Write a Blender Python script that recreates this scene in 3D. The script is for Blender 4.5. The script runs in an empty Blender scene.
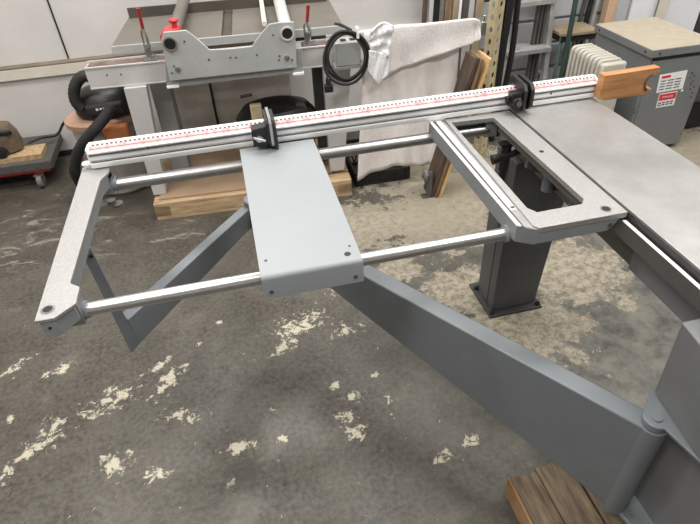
import bpy, bmesh, math, random
from mathutils import Vector, Matrix
random.seed(7)
col = bpy.context.scene.collection
PI = math.pi
# ---------------------------------------------------------------- camera (pinhole solved from the photo)
FPX = 540.813; PITCH, YAW, ROLL = .6778313, .197676, .0541173; H = 1.6
fw = Vector((math.sin(YAW)*math.cos(PITCH), math.cos(YAW)*math.cos(PITCH), -math.sin(PITCH)))
rt0 = Vector((math.cos(YAW), -math.sin(YAW), 0)); dn0 = fw.cross(rt0)
rt = math.cos(ROLL)*rt0 + math.sin(ROLL)*dn0
dn = -math.sin(ROLL)*rt0 + math.cos(ROLL)*dn0
EYE = Vector((0, 0, H))
def ray(px, py): return rt*((px-350)/FPX) + dn*((py-262)/FPX) + fw
def onz(px, py, z=0.0):
    d = ray(px, py); return EYE + d*((z-H)/d.z)
def aty(px, py, Y):
    d = ray(px, py); return EYE + d*(Y/d.y)
# ---------------------------------------------------------------- materials
MATS = {}
def mat(name, c, rough=.6, metal=0., var=.0, scale=8., bump=0., bscale=60., c2=None, emit=0, coat=0, stretch=None):
    m = bpy.data.materials.new(name); m.use_nodes = True; MATS[name] = m
    nt = m.node_tree; N = nt.nodes; L = nt.links; b = N['Principled BSDF']
    b.inputs['Base Color'].default_value = (*c, 1); b.inputs['Roughness'].default_value = rough
    b.inputs['Metallic'].default_value = metal
    if coat: b.inputs['Coat Weight'].default_value = coat
    tc = N.new('ShaderNodeTexCoord'); src = tc.outputs['Object']
    if stretch:
        mp = N.new('ShaderNodeMapping'); mp.inputs['Scale'].default_value = stretch
        L.new(src, mp.inputs['Vector']); src = mp.outputs['Vector']
    if var or c2:
        n = N.new('ShaderNodeTexNoise'); n.inputs['Scale'].default_value = scale; n.inputs['Detail'].default_value = 6
        n.inputs['Roughness'].default_value = .65
        L.new(src, n.inputs['Vector'])
        r = N.new('ShaderNodeValToRGB'); r.color_ramp.elements[0].position = .35; r.color_ramp.elements[1].position = .68
        d = c2 if c2 else tuple(x*(1-var) for x in c); u = c if c2 else tuple(min(1, x*(1+var)) for x in c)
        r.color_ramp.elements[0].color = (*d, 1); r.color_ramp.elements[1].color = (*u, 1)
        L.new(n.outputs['Fac'], r.inputs['Fac']); L.new(r.outputs['Color'], b.inputs['Base Color'])
    if bump:
        n2 = N.new('ShaderNodeTexNoise'); n2.inputs['Scale'].default_value = bscale; n2.inputs['Detail'].default_value = 4
        L.new(src, n2.inputs['Vector'])
        bp = N.new('ShaderNodeBump'); bp.inputs['Strength'].default_value = bump; bp.inputs['Distance'].default_value = .004
        L.new(n2.outputs['Fac'], bp.inputs['Height']); L.new(bp.outputs['Normal'], b.inputs['Normal'])
    if emit:
        b.inputs['Emission Color'].default_value = (*c, 1); b.inputs['Emission Strength'].default_value = emit
    return m
M = MATS
mat('plate_paint', (.27,.295,.312), .42, 0, .02, 5)
mat('arm_paint', (.18,.20,.215), .42, .15, .05, 6, .03, 200)
mat('body_paint', (.155,.16,.165), .5, 0, .06, 7, .05, 150)
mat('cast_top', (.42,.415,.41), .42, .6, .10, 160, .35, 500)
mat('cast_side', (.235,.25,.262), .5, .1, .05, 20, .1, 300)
mat('table_steel', (.50,.495,.485), .38, .65, .10, 5, .2, 500, c2=(.37,.365,.36))
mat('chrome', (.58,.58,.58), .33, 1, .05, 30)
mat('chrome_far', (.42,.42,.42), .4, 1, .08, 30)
mat('aluminium', (.87,.88,.89), .38, .2, .03, 10)
mat('dark_metal', (.055,.055,.055), .5, .3, .2, 10)
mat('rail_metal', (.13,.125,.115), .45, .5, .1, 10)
mat('pedestal_paint', (.085,.09,.095), .5, .1, .06, 8, .05, 150)
mat('panel_dirty', (.52,.50,.46), .7, 0, .2, 4, .1, 60)
mat('black', (.012,.012,.013), .45, 0, .2, 10)
mat('black_rough', (.022,.021,.021), .75, 0, .3, 20, .3, 80)
mat('rubber_gray', (.16,.155,.15), .7, 0, .2, 30)
mat('steel', (.5,.5,.5), .3, 1, .1, 20)
mat('beam_white', (.52,.51,.50), .5, 0, .07, 6)
mat('bracket_gray', (.40,.415,.41), .45, .1, .08, 9)
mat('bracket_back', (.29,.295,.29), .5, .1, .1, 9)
mat('slab', (.155,.14,.12), .6, .1, .1, 5)
mat('slab_dark', (.07,.062,.05), .7, 0, .2, 6)
mat('rust', (.17,.12,.10), .75, .2, .35, 20)
mat('red', (.52,.035,.04), .35, 0, .1, 10)
mat('handle_red', (.25,.02,.02), .35)
mat('orange', (.50,.17,.06), .5, 0, .1, 10)
mat('tan_plastic', (.42,.26,.18), .5, 0, .15, 9)
mat('tank', (.30,.28,.26), .35, 0, .15, 7)
mat('pallet_wood', (.60,.44,.27), .75, 0, .3, 6, .3, 40, c2=(.36,.24,.13), stretch=(1,8,8))
mat('pallet_old', (.25,.18,.11), .8, 0, .3, 9, .4, 30, c2=(.09,.07,.05), stretch=(8,1,8))
mat('pallet_edge', (.36,.23,.12), .75, 0, .3, 9, .3, 30, c2=(.22,.12,.05))
mat('fibreboard', (.36,.25,.16), .7, 0, .12, 5, .1, 90)
mat('osb', (.58,.43,.25), .8, 0, .3, 60, .2, 60, c2=(.32,.21,.10))
mat('carpet', (.085,.08,.075), .95, 0, .25, 60, .5, 200)
mat('wood_block', (.52,.27,.12), .55, 0, .2, 7, .15, 30, c2=(.36,.16,.06), stretch=(1,6,9))
mat('wood_scar', (.20,.10,.045), .8, 0, .4, 40, .4, 60)
mat('wood_dark', (.12,.08,.055), .8, 0, .3, 6, .3, 40, c2=(.05,.035,.025), stretch=(6,6,.8))
mat('wood_mid', (.27,.18,.10), .75, 0, .3, 6, .2, 40, c2=(.14,.09,.05), stretch=(6,6,.8))
mat('ply_edge', (.58,.38,.17), .7, 0, .2, 6, .2, 40, stretch=(6,6,.8))
mat('stud', (.70,.47,.31), .7, 0, .1, 6, stretch=(6,6,.8))
mat('towel', (.90,.87,.86), .95, 0, .04, 95, 1, 170, c2=(.74,.70,.69))
mat('towel_old', (.90,.88,.87), .95, 0, .10, 9, 1, 170, c2=(.74,.67,.65), stretch=(1,1,.35))
mat('towel_white', (.90,.90,.92), .95, 0, .04, 80, 1, 170, c2=(.74,.74,.76))
mat('wall_paint', (.62,.605,.59), .85, 0, .05, 3, .15, 25)
mat('ledge_cream', (.66,.62,.54), .7, 0, .06, 6)
mat('ledge_top', (.20,.16,.12), .8, 0, .2, 9)
mat('ceiling_paint', (.74,.74,.73), .9, 0, .03, 3)
mat('post_paint', (.50,.42,.26), .55, .1, .2, 9)
mat('ladder_alu', (.55,.56,.55), .42, .6, .15, 14)
mat('heater', (.50,.48,.42), .5, 0, .08, 10)
mat('green_metal', (.05,.085,.075), .5, .3, .2, 10)
mat('green_light', (.16,.24,.23), .5, .3, .2, 10)
mat('seat_wood', (.33,.26,.17), .7, 0, .2, 12)
mat('cab_side', (.19,.20,.205), .5, .1, .05, 6)
mat('cab_top', (.45,.40,.31), .65, 0, .07, 25)
mat('white_sheet', (.82,.83,.86), .6, 0, .02, 3)
mat('gray_sheet', (.50,.51,.52), .6, 0, .04, 3)
mat('label_white', (.85,.85,.85), .5)
mat('label_red', (.65,.03,.05), .5)
mat('groove_gray', (.3,.3,.3), .5)
mat('label_ink', (.12,.12,.12), .6)
mat('pink_tape', (.62,.16,.18), .5, 0, .2, 45, c2=(.75,.50,.48), stretch=(1,.05,.05))
mat('motor_brown', (.16,.12,.08), .55, .2, .3, 20)
mat('lamp', (1,.98,.95), .5, emit=6)
def ruler_mat():
    m = mat('ruler_tape', (.84,.83,.82), .45)
    nt = m.node_tree; N = nt.nodes; L = nt.links; b = N['Principled BSDF']
    tc = [n for n in N if n.type == 'TEX_COORD'][0]; sp = N.new('ShaderNodeSeparateXYZ'); L.new(tc.outputs['Object'], sp.inputs[0])
    def math_(op, a, v):
        k = N.new('ShaderNodeMath'); k.operation = op; L.new(a, k.inputs[0])
        if isinstance(v, (int, float)): k.inputs[1].default_value = v
        else: L.new(v, k.inputs[1])
        return k.outputs[0]
    x = math_('MODULO', math_('ADD', sp.outputs['X'], 10.), .0127)
    t = math_('LESS_THAN', x, .0075)
    mx = N.new('ShaderNodeMix'); mx.data_type = 'RGBA'; L.new(t, mx.inputs[0])
    mx.inputs[6].default_value = (.84,.83,.82,1); mx.inputs[7].default_value = (.03,.03,.03,1)
    L.new(mx.outputs[2], b.inputs['Base Color'])
ruler_mat()
# ---------------------------------------------------------------- mesh building
def basis(d):
    d = d.normalized(); a = Vector((0,0,1)) if abs(d.z) < .9 else Vector((1,0,0))
    u = d.cross(a).normalized(); return u, d.cross(u).normalized()
class MB:
    def __init__(s, X=None): s.bm = bmesh.new(); s.X = X
    def _v(s, p):
        p = Vector(p); return s.bm.verts.new(s.X @ p if s.X else p)
    def box(s, a, b, R=None):
        c = [(x, y, z) for x in (a[0], b[0]) for y in (a[1], b[1]) for z in (a[2], b[2])]
        if R: c = [R @ Vector(p) for p in c]
        v = [s._v(p) for p in c]
        for f in ((0,1,3,2),(4,6,7,5),(0,4,5,1),(2,3,7,6),(0,2,6,4),(1,5,7,3)): s.bm.faces.new([v[i] for i in f])
        return s
    def hexa(s, bot, top):
        v = [s._v(p) for p in bot] + [s._v(p) for p in top]; n = len(bot)
        s.bm.faces.new(v[:n][::-1]); s.bm.faces.new(v[n:])
        for i in range(n): j = (i+1) % n; s.bm.faces.new([v[i], v[j], v[n+j], v[n+i]])
        return s
    def prism(s, pts, axis, lo, hi):
        def P(p, h):
            return {'z': (p[0], p[1], h), 'y': (p[0], h, p[1]), 'x': (h, p[0], p[1])}[axis]
        return s.hexa([P(p, lo) for p in pts], [P(p, hi) for p in pts])
    def cyl(s, p0, p1, r, r2=None, n=20, cap=True):
        p0, p1 = Vector(p0), Vector(p1); r2 = r if r2 is None else r2; u, w = basis(p1-p0)
        a = [s._v(p0 + (u*math.cos(2*PI*i/n)+w*math.sin(2*PI*i/n))*r) for i in range(n)]
        b = [s._v(p1 + (u*math.cos(2*PI*i/n)+w*math.sin(2*PI*i/n))*r2) for i in range(n)]
        for i in range(n): j = (i+1) % n; s.bm.faces.new([a[i], a[j], b[j], b[i]])
        if cap: s.bm.faces.new(a[::-1]); s.bm.faces.new(b)
        return s
    def pipe(s, p0, p1, ro, ri, n=24):
        p0, p1 = Vector(p0), Vector(p1); u, w = basis(p1-p0)
        R = lambda p, r: [s._v(p + (u*math.cos(2*PI*i/n)+w*math.sin(2*PI*i/n))*r) for i in range(n)]
        a, b, c, d = R(p0, ro), R(p1, ro), R(p1, ri), R(p0, ri)
        for A, B in ((a, b), (b, c), (c, d), (d, a)):
            for i in range(n): j = (i+1) % n; s.bm.faces.new([A[i], A[j], B[j], B[i]])
        return s
    def lathe(s, prof, c, n=32, sx=1, sy=1):
        rings = []
        for r, z in prof: rings.append([s._v((c[0]+sx*r*math.cos(2*PI*i/n), c[1]+sy*r*math.sin(2*PI*i/n), c[2]+z)) for i in range(n)])
        for A, B in zip(rings, rings[1:]):
            for i in range(n): j = (i+1) % n; s.bm.faces.new([A[i], A[j], B[j], B[i]])
        s.bm.faces.new(rings[0][::-1]); s.bm.faces.new(rings[-1]); return s
    def tube(s, pts, r, n=12, steps=8, closed=False, ribs=0):
        P = [Vector(p) for p in pts]; out = []
        K = len(P)
        for i in range(K if closed else K-1):
            g = lambda k: P[k % K] if closed else P[max(0, min(K-1, k))]
            a, b, c, d = g(i-1), g(i), g(i+1), g(i+2)
            for t in range(steps):
                t /= steps
                out.append(.5*((2*b)+(c-a)*t+(2*a-5*b+4*c-d)*t*t+(3*b-a-3*c+d)*t**3))
        if not closed: out.append(P[-1])
        rings = []; u = None; Q = len(out)
        for i, p in enumerate(out):
            d = (out[(i+1) % Q]-out[i-1]) if (closed or 0 < i < Q-1) else (out[1]-out[0] if i == 0 else out[-1]-out[-2])
            d.normalize()
            if u is None: u, _ = basis(d)
            u = (u-d*u.dot(d)).normalized(); w = d.cross(u)
            rr = r*(1+(.08 if ribs and i % 2 else 0))
            rings.append([s._v(p+(u*math.cos(2*PI*k/n)+w*math.sin(2*PI*k/n))*rr) for k in range(n)])
        for i in range(Q if closed else Q-1):
            A, B = rings[i], rings[(i+1) % Q]
            for k in range(n): j = (k+1) % n; s.bm.faces.new([A[k], A[j], B[j], B[k]])
        if not closed: s.bm.faces.new(rings[0][::-1]); s.bm.faces.new(rings[-1])
        return s
    def sheet(s, T, B, n, m, wave, depth):
        """cloth between a top edge and a bottom edge (polylines of 3D points), hanging with folds"""
        def samp(P, t):
            t *= len(P)-1; i = min(int(t), len(P)-2); return Vector(P[i]).lerp(Vector(P[i+1]), t-i)
        g = []
        for i in range(n+1):
            row = []
            for j in range(m+1):
                p = samp(T, i/n).lerp(samp(B, i/n), j/m); p = p + Vector((0, -1, 0))*(wave(i/n, j/m)*depth)
                row.append(s._v(p))
            g.append(row)
        for i in range(n):
            for j in range(m): s.bm.faces.new([g[i][j], g[i+1][j], g[i+1][j+1], g[i][j+1]])
        return s
    def build(s, name, m, parent=None, bevel=0, smooth=True, solid=0, off=None):
        me = bpy.data.meshes.new(name)
        bmesh.ops.recalc_face_normals(s.bm, faces=s.bm.faces)
        o_ = Vector((0,0,0)); p = parent
        while p is not None: o_ += p.location; p = p.parent
        if off: o_ = Vector(off)
        for v in s.bm.verts: v.co -= o_
        s.bm.to_mesh(me); s.bm.free()
        me.materials.append(M[m])
        if smooth:
            me.shade_smooth(); me.set_sharp_from_angle(angle=math.radians(35))
        o = bpy.data.objects.new(name, me); col.objects.link(o)
        if parent: o.parent = parent
        if off: o.location = off
        if solid:
            k = o.modifiers.new('s', 'SOLIDIFY'); k.thickness = solid; k.offset = 0
        if bevel:
            k = o.modifiers.new('b', 'BEVEL'); k.width = bevel; k.segments = 2; k.limit_method = 'ANGLE'; k.angle_limit = math.radians(40)
            k.harden_normals = False
        return o
def tag(o, label, cat, group=None, kind=None):
    o['label'] = label; o['category'] = cat
    if group: o['group'] = group
    if kind: o['kind'] = kind
    return o
def thing(name, label, cat, loc=(0,0,0), group=None):
    o = bpy.data.objects.new(name, None); o.empty_display_size = .05; col.objects.link(o); o.location = loc
    return tag(o, label, cat, group)
def struct(o): o['kind'] = 'structure'; return o
def rel(p): return Vector(p)
# ================================================================ ROOM
WY = 3.58
X0, X1, Y0, CZ = -2.7, 4.3, -3.2, 3.5
def floor_mat():
    m = bpy.data.materials.new('floor_concrete'); m.use_nodes = True; M['floor_concrete'] = m
    nt = m.node_tree; N = nt.nodes; L = nt.links; b = N['Principled BSDF']
    tc = N.new('ShaderNodeTexCoord'); P = tc.outputs['Object']
    def noise(scale, detail=6, rough=.6, dist=0, off=(0,0,0), st=None):
        mp = N.new('ShaderNodeMapping'); mp.inputs['Location'].default_value = off
        if st: mp.inputs['Scale'].default_value = st
        L.new(P, mp.inputs['Vector'])
        n = N.new('ShaderNodeTexNoise'); n.inputs['Scale'].default_value = scale; n.inputs['Detail'].default_value = detail
        n.inputs['Roughness'].default_value = rough; n.inputs['Distortion'].default_value = dist
        L.new(mp.outputs[0], n.inputs['Vector']); return n.outputs['Fac']
    def mth(op, a, b_=None, clamp=False):
        k = N.new('ShaderNodeMath'); k.operation = op; k.use_clamp = clamp
        for i, v in enumerate((a, b_)):
            if v is None: continue
            if isinstance(v, (int, float)): k.inputs[i].default_value = v
            else: L.new(v, k.inputs[i])
        return k.outputs[0]
    def mr(v, a, b_, c, d):
        k = N.new('ShaderNodeMapRange'); L.new(v, k.inputs[0])
        for i, x in enumerate((a, b_, c, d)): k.inputs[i+1].default_value = x
        k.interpolation_type = 'SMOOTHSTEP'; return k.outputs[0]
    def mix(f, a, b_):
        k = N.new('ShaderNodeMix'); k.data_type = 'RGBA'
        if isinstance(f, (int, float)): k.inputs[0].default_value = f
        else: L.new(f, k.inputs[0])
        for i, v in ((6, a), (7, b_)):
            if isinstance(v, tuple): k.inputs[i].default_value = (*v, 1)
            else: L.new(v, k.inputs[i])
        return k.outputs[2]
    def blob(px, py, rx, ry, ang=0, soft=1.):
        """soft elliptic field around the floor point seen at px,py (radii in metres)"""
        c = onz(px, py, 0)
        mp = N.new('ShaderNodeMapping'); mp.vector_type = 'TEXTURE'
        mp.inputs['Location'].default_value = (c.x, c.y, 0); mp.inputs['Rotation'].default_value = (0, 0, ang)
        mp.inputs['Scale'].default_value = (rx, ry, 1)
        L.new(P, mp.inputs['Vector'])
        ln = N.new('ShaderNodeVectorMath'); ln.operation = 'LENGTH'; L.new(mp.outputs[0], ln.inputs[0])
        return mr(ln.outputs['Value'], 0., 1.6, 1., 0.)
    def big(lst):
        acc = None
        for a in lst:
            f = blob(*a); acc = f if acc is None else mth('MAXIMUM', acc, f)
        return acc
    # base concrete
    base = mix(mr(noise(3.2, 12, .72), .38, .62, 0, 1), (.032,.028,.022), (.076,.069,.057))
    base = mix(mr(noise(60, 3, .7), .3, .7, 0, 1), base, mix(.5, base, (.16,.145,.12)))
    # greyer towards the saw
    gz = big([(600, 330, .75, .8), (640, 260, .5, .7)])
    base = mix(mth('MULTIPLY', gz, .95), base, mix(mr(noise(8, 12, .74), .32, .68, 0, 1), (.05,.049,.043), (.20,.195,.17)))
    # large worn tan zone
    zone = big([(440, 215, .48, .42), (360, 225, .35, .3), (455, 175, .7, .45), (520, 330, .32, .3), (570, 270, .34, .3), (595, 270, .16, .1), (560, 330, .2,.12), (625,305,.06,.05), (400, 270, .14, .12), (690, 155, .5, .5), (470, 290, .3,.2)])
    zmask = mth('ADD', mth('MULTIPLY', zone, 1.0), mth('MULTIPLY', mth('SUBTRACT', noise(10, 14, .80, .3), .5), 2.9))
    zm = mr(zmask, .54, .60, 0, 1)
    tan = mix(mr(noise(30, 10, .8), .40, .58, 0, 1), (.17,.15,.115), (.36,.325,.25))
    core = big([(420, 215, .40, .32), (470, 180, .6, .35), (380, 190, .4, .3), (690,155,.5,.5)])
    tan = mix(mth('MULTIPLY', core, .75), tan, mix(noise(12, 8, .7), (.23,.205,.155), (.36,.325,.25)))
    # isolated chips of old paint
    ch = big([(355, 430, .05, .06), (390, 400, .03, .03), (470, 440, .05, .03), (445,455,.05,.03), (300, 325, .17, .09, .3), (285, 345, .09, .05, .8), (345, 330, .1, .05), (110, 400, .15, .07, .5), (170, 380, .13, .05, .9), (183, 415, .10, .04, -.3), (55, 425, .06, .05), (40, 445, .12, .05, .6),
              (115, 465, .07, .08, .9), (60, 370, .09, .03, .4), (20, 365, .09, .03, .7), (240, 447, .08, .035), (283, 440, .03, .03), (155, 475, .06, .04), (230, 485, .03, .03), (275, 410, .03, .02), (160, 365, .07, .03, .5), (345, 420, .04, .06), (355, 398, .05, .04), (335,385,.04,.03), (410,250,.14,.07), (345, 290, .12, .05), (375, 375, .03,.02),
              (200, 345, .02,.02),(220,322,.04,.015),(8, 470, .03,.06),(10,420,.03,.03)])
    cm = mth('ADD', mth('MULTIPLY', ch, .69), mth('MULTIPLY', mth('SUBTRACT', noise(27, 12, .78, .5, (3,1,0)), .5), 3.6))
    cmm = mr(cm, .58, .64, 0, 1)
    # fine specks everywhere
    sp = mr(noise(38, 4, .6, .4, (7,2,0)), .70, .73, 0, 1)
    # white scuffs on the left aisle
    sc = big([(40, 240, .5, .25), (60, 215, .5, .3), (170, 235, .3, .22), (90, 255, .3, .15), (270, 195, .3, .2), (20, 265,.3,.1)])
    sm = mth('ADD', mth('MULTIPLY', sc, .55), mth('MULTIPLY', mth('SUBTRACT', noise(6, 10, .7, 1.0, (1,5,0), (1.0,2.2,1)), .5), 2.6))
    smm = mr(sm, .56, .8, 0, 1)
    dark_l = big([(30, 215, .7, .5), (110, 215, .5, .4), (60, 160, .6, .4)])
    c = mix(mth('MULTIPLY', dark_l, .5), base, mix(noise(5, 8, .7), (.030,.024,.018), (.085,.07,.055)))
    c = mix(mth('MULTIPLY', mr(noise(4, 10, .7, .6, (9,4,0)), .5, .72, 0, 1), .45), c, (.19,.18,.155))
    c = mix(mth('MULTIPLY', smm, .6), c, (.33,.30,.25))
    c = mix(zm, c, tan)
    c = mix(cmm, c, mix(noise(90, 2), (.44,.40,.31), (.56,.52,.41)))
    c = mix(mth('MULTIPLY', sp, .8), c, (.45,.42,.33))
    # dark oily stain
    st = big([(243, 475, .10, .08)])
    sm2 = mr(mth('ADD', st, mth('MULTIPLY', mth('SUBTRACT', noise(26, 8, .75), .5), 2.6)), .50, .75, 0, 1)
    c = mix(mth('MULTIPLY', sm2, .5), c, (.04,.037,.032))
    L.new(c, b.inputs['Base Color'])
    L.new(mr(noise(5, 6), .3, .7, .36, .6), b.inputs['Roughness'])
    bp = N.new('ShaderNodeBump'); bp.inputs['Strength'].default_value = .25; bp.inputs['Distance'].default_value = .003
    L.new(mth('ADD', cmm, mth('MULTIPLY', noise(45, 6), .6)), bp.inputs['Height']); L.new(bp.outputs['Normal'], b.inputs['Normal'])
floor_mat()
struct(MB().box((X0-.1, Y0-.1, -.1), (X1+.1, WY+.2, 0)).build('floor', 'floor_concrete', smooth=False))
w = MB().box((X0-.1, WY-.02, 0), (X1+.1, WY+.2, .56)); w.box((X0-.1, WY+.015, .56), (X1+.1, WY+.2, CZ))
struct(w.build('wall_back', 'wall_paint', smooth=False))
struct(MB().box((X0-.1, Y0, 0), (X0, WY, CZ)).build('wall_left', 'wall_paint', smooth=False))
struct(MB().box((X1, Y0, 0), (X1+.1, WY, CZ)).build('wall_right', 'wall_paint', smooth=False))
struct(MB().box((X0, Y0-.1, 0), (X1, Y0, CZ)).build('wall_front', 'wall_paint', smooth=False))
struct(MB().box((X0-.1, Y0-.1, CZ), (X1+.1, WY+.2, CZ+.1)).build('ceiling', 'ceiling_paint', smooth=False))
struct(MB().box((X0, WY-.045, .515), (.3, WY-.02, .5775)).build('trim_1', 'ledge_cream', bevel=.003))
struct(MB().box((X0, WY-.045, .578),(.3, WY+.015, .586)).build('trim_2', 'ledge_top'))
sx = aty(68, 57, WY+.01).x
struct(MB().box((sx-.004, WY+.009, .59), (sx+.004, WY+.015, CZ)).build('trim_3', 'black'))
struct(MB().box((X0, WY-.03, 0), (.3, WY-.02, .035)).build('baseboard_back', 'black_rough'))
# ================================================================ SAW
saw = thing('sliding_table_saw', 'grey sliding table saw with a long bright steel sliding table, at right', 'table saw', (1.0, .6, 0))
MB().box((.857, -.7, .838), (1.146, 1.56, .87)).build('sliding_table', 'table_steel', saw, bevel=.0015)
MB().box((.853, -.7, .832), (.857, 1.55, .866)).build('table_edge', 'dark_metal', saw)
MB().box((.846, -.7, .806), (.9, 1.50, .835)).build('guide_rail', 'rail_metal', saw)
MB().box((.837, -.7, .806), (.846, 1.50, .848)).build('guide_bar', 'rail_metal', saw)
MB().box((.837, -.7, .848), (.846, .886, .8495)).build('bar_top_edge', 'aluminium', saw)
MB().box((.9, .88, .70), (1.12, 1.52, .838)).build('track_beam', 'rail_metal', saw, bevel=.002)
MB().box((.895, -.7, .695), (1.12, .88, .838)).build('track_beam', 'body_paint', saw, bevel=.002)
MB().hexa([(x,y,.5715) for x,y in ((.808,.602),(.786,.444),(.74,.05),(.74,-.7),(.9,-.7),(.9,.602))],[(x,y,.80) for x,y in ((.790,.602),(.768,.444),(.72,.05),(.72,-.7),(.9,-.7),(.9,.602))]).build('upper_body', 'body_paint', saw, bevel=.003)
MB().box((.835, -.7, .104), (1.5, .575, .57)).build('cabinet_base', 'body_paint', saw, bevel=.004)
def hull_plate(z0, z1):
    c = Vector((.770, .541)); pts = []
    for a in range(125, 271, 12): pts.append((c.x+.028*math.cos(math.radians(a)), c.y+.028*math.sin(math.radians(a))))
    return MB().prism(pts+[(.787,.425),(.84,.41),(.85,.62),(.808,.612)], 'z', z0, z1)
hp = hull_plate(.561, .57).build('hinge_plate', 'arm_paint', saw, bevel=.002)
MB().cyl((.770,.541,.57), (.770,.541,.573), .0115).build('hinge_pin', 'arm_paint', hp)
hull_plate(.190, .204).build('hinge_plate', 'arm_paint', saw, bevel=.002)
ped = MB().hexa([(.879,1.455,.012),(1.070,1.455,.012),(1.070,1.60,.012),(.879,1.60,.012)],[(.879,1.455,.695),(1.108,1.455,.695),(1.108,1.60,.695),(.879,1.60,.695)]).build('pedestal', 'pedestal_paint', saw, bevel=.004)
MB().box((.8775, 1.505, .012), (.879, 1.508, .70)).build('seam', 'black', ped)
MB().box((.857, 1.425, 0), (1.090, 1.64, .012)).build('base_plate', 'dark_metal', ped, bevel=.002)
for x, y in ((.872, 1.441), (1.076, 1.441), (.872, 1.60), (1.078, 1.61)):
    MB().cyl((x,y,.012),(x,y,.022),.011,n=6).cyl((x,y,.022),(x,y,.03),.006).build('bolt', 'black', ped)
# gusset, collars and lock lever seen through the frame window
MB().prism([(.84,.81),(.84,.75),(.86,.74),(.90,.72),(.90,.81)], 'y', 1.33, 1.345).build('bracket', 'body_paint', saw)
MB().cyl((.885,1.27,.70),(.885,1.27,.80),.018).build('post_collar', 'arm_paint', saw)
MB().cyl((.885,1.13,.72),(.885,1.13,.79),.014).build('post_collar', 'arm_paint', saw)
MB().cyl((.80,1.40,.72),(.80,1.40,.80),.016).cyl((.80,1.40,.66),(.80,1.40,.72),.010,.013).box((.78,1.39,.80),(.90,1.42,.81)).build('clamp_screw','black',saw)
lv = MB()
la, lb = onz(530,149,.785), onz(492,160,.765); lm = (la+lb)/2; lv.tube([la, (la+lm)/2+Vector((0,0,.004)), lm, (lb+lm)/2, lb], .0105); lv.cyl(lb+(lm-lb)*.45, lb, .013, .016)
lv.build('lock_lever', 'black', saw)
# ---- pallet under the saw
sp = thing('wooden_pallet', 'worn brown wooden pallet carrying the saw body, lower right', 'pallet', (1.0, .4, 0))
px = [.586, .668, .775, .87, .965, 1.06, 1.155, 1.25, 1.345, 1.44]
for i, x in enumerate(px):
    wd = .079 if i == 0 else (.10 if i == 1 else .085)
    MB().box((x, (-.55 if i != 1 else -.55), .085), (x+wd, .728 - (.0 if i else .012), .104)).build('deck_board', 'pallet_old', sp, bevel=.002)
for y in (-.5, .1, .64):
    MB().box((.59, y, .018), (1.52, y+.08, .085)).build('stringer', 'pallet_edge', sp, bevel=.002)
for x in (.59, 1.0, 1.42): MB().box((x, -.55, 0), (x+.09, .725, .018)).build('bottom_board', 'pallet_edge', sp)
# side board of the pallet facing left
MB().box((.578,-.55,.02),(.586,.72,.10)).build('side_board', 'pallet_edge', sp, bevel=.002)
# ================================================================ SWING SUPPORT ARM
arm = thing('swing_support_arm', 'long tapered grey articulated steel arm reaching under the crosscut table', 'support arm', (.77,.541,.2))
ZA = .55; A1 = onz(637,425,ZA); A1.z = 0; _b = onz(369,279,ZA); _b.z = 0; u1 = (A1-_b).normalized(); n1 = Vector((-u1.y,u1.x,0)); tip = 1.37; HC = (.770,.541)
def a1(s, off, z): p = A1 - u1*s + n1*off; return (p.x, p.y, z)
prof = [(-.01,.57-.012),(0,.57-.012),(tip,.57-.012),(tip,.492),(1.25,.492),(.02,.203),(-.01,.203)]
prof = [(-.02,ZA),(tip,ZA),(tip,.485),(1.22,.470),(.02,.228),(-.02,.215)]
MB().hexa([a1(s,0,z) for s,z in prof], [a1(s,.052,z) for s,z in prof]).build('main_arm', 'arm_paint', arm, bevel=.004)
MB().cyl((*HC,.205),(*HC,ZA-.001),.0315,n=36).build('barrel_sleeve', 'arm_paint', arm, bevel=.0015)
MB().cyl((*HC,ZA-.001),(*HC,.5605),.027,n=28).build('hinge_barrel', 'arm_paint', arm, bevel=.0015)
u2 = Vector((.629,.777,0)); n2 = Vector((-.777,.629,0)); A2 = Vector((-.394,1.18,0))
def a2(s, off, z): p = A2 + u2*s + n2*off; return (p.x, p.y, z)
L2 = .60
pr = [(0,.57),(L2,.57),(L2,.495),(0,.468)]
MB().hexa([a2(s,0,z) for s,z in pr], [a2(s,.036,z) for s,z in pr]).build('fore_arm', 'arm_paint', arm, bevel=.003)
MB().cyl((.0,1.675,.48),(.0,1.675,.59),.036,n=28).build('elbow_barrel', 'arm_paint', arm, bevel=.002)
bt = [(-.418,1.172,.45),(-.392,1.180,.468),(-.399,1.194,.468),(-.424,1.184,.45)]
tp = [(-.432,1.172,.8215),(-.410,1.180,.8215),(-.413,1.194,.8215),(-.436,1.184,.8215)]
hs = MB().hexa(bt, tp).build('hanger_strip', 'arm_paint', arm, bevel=.001)
MB().cyl((-.414,1.172,.80),(-.416,1.178,.80),.005,n=6).build('bolt', 'black', hs)
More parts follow.
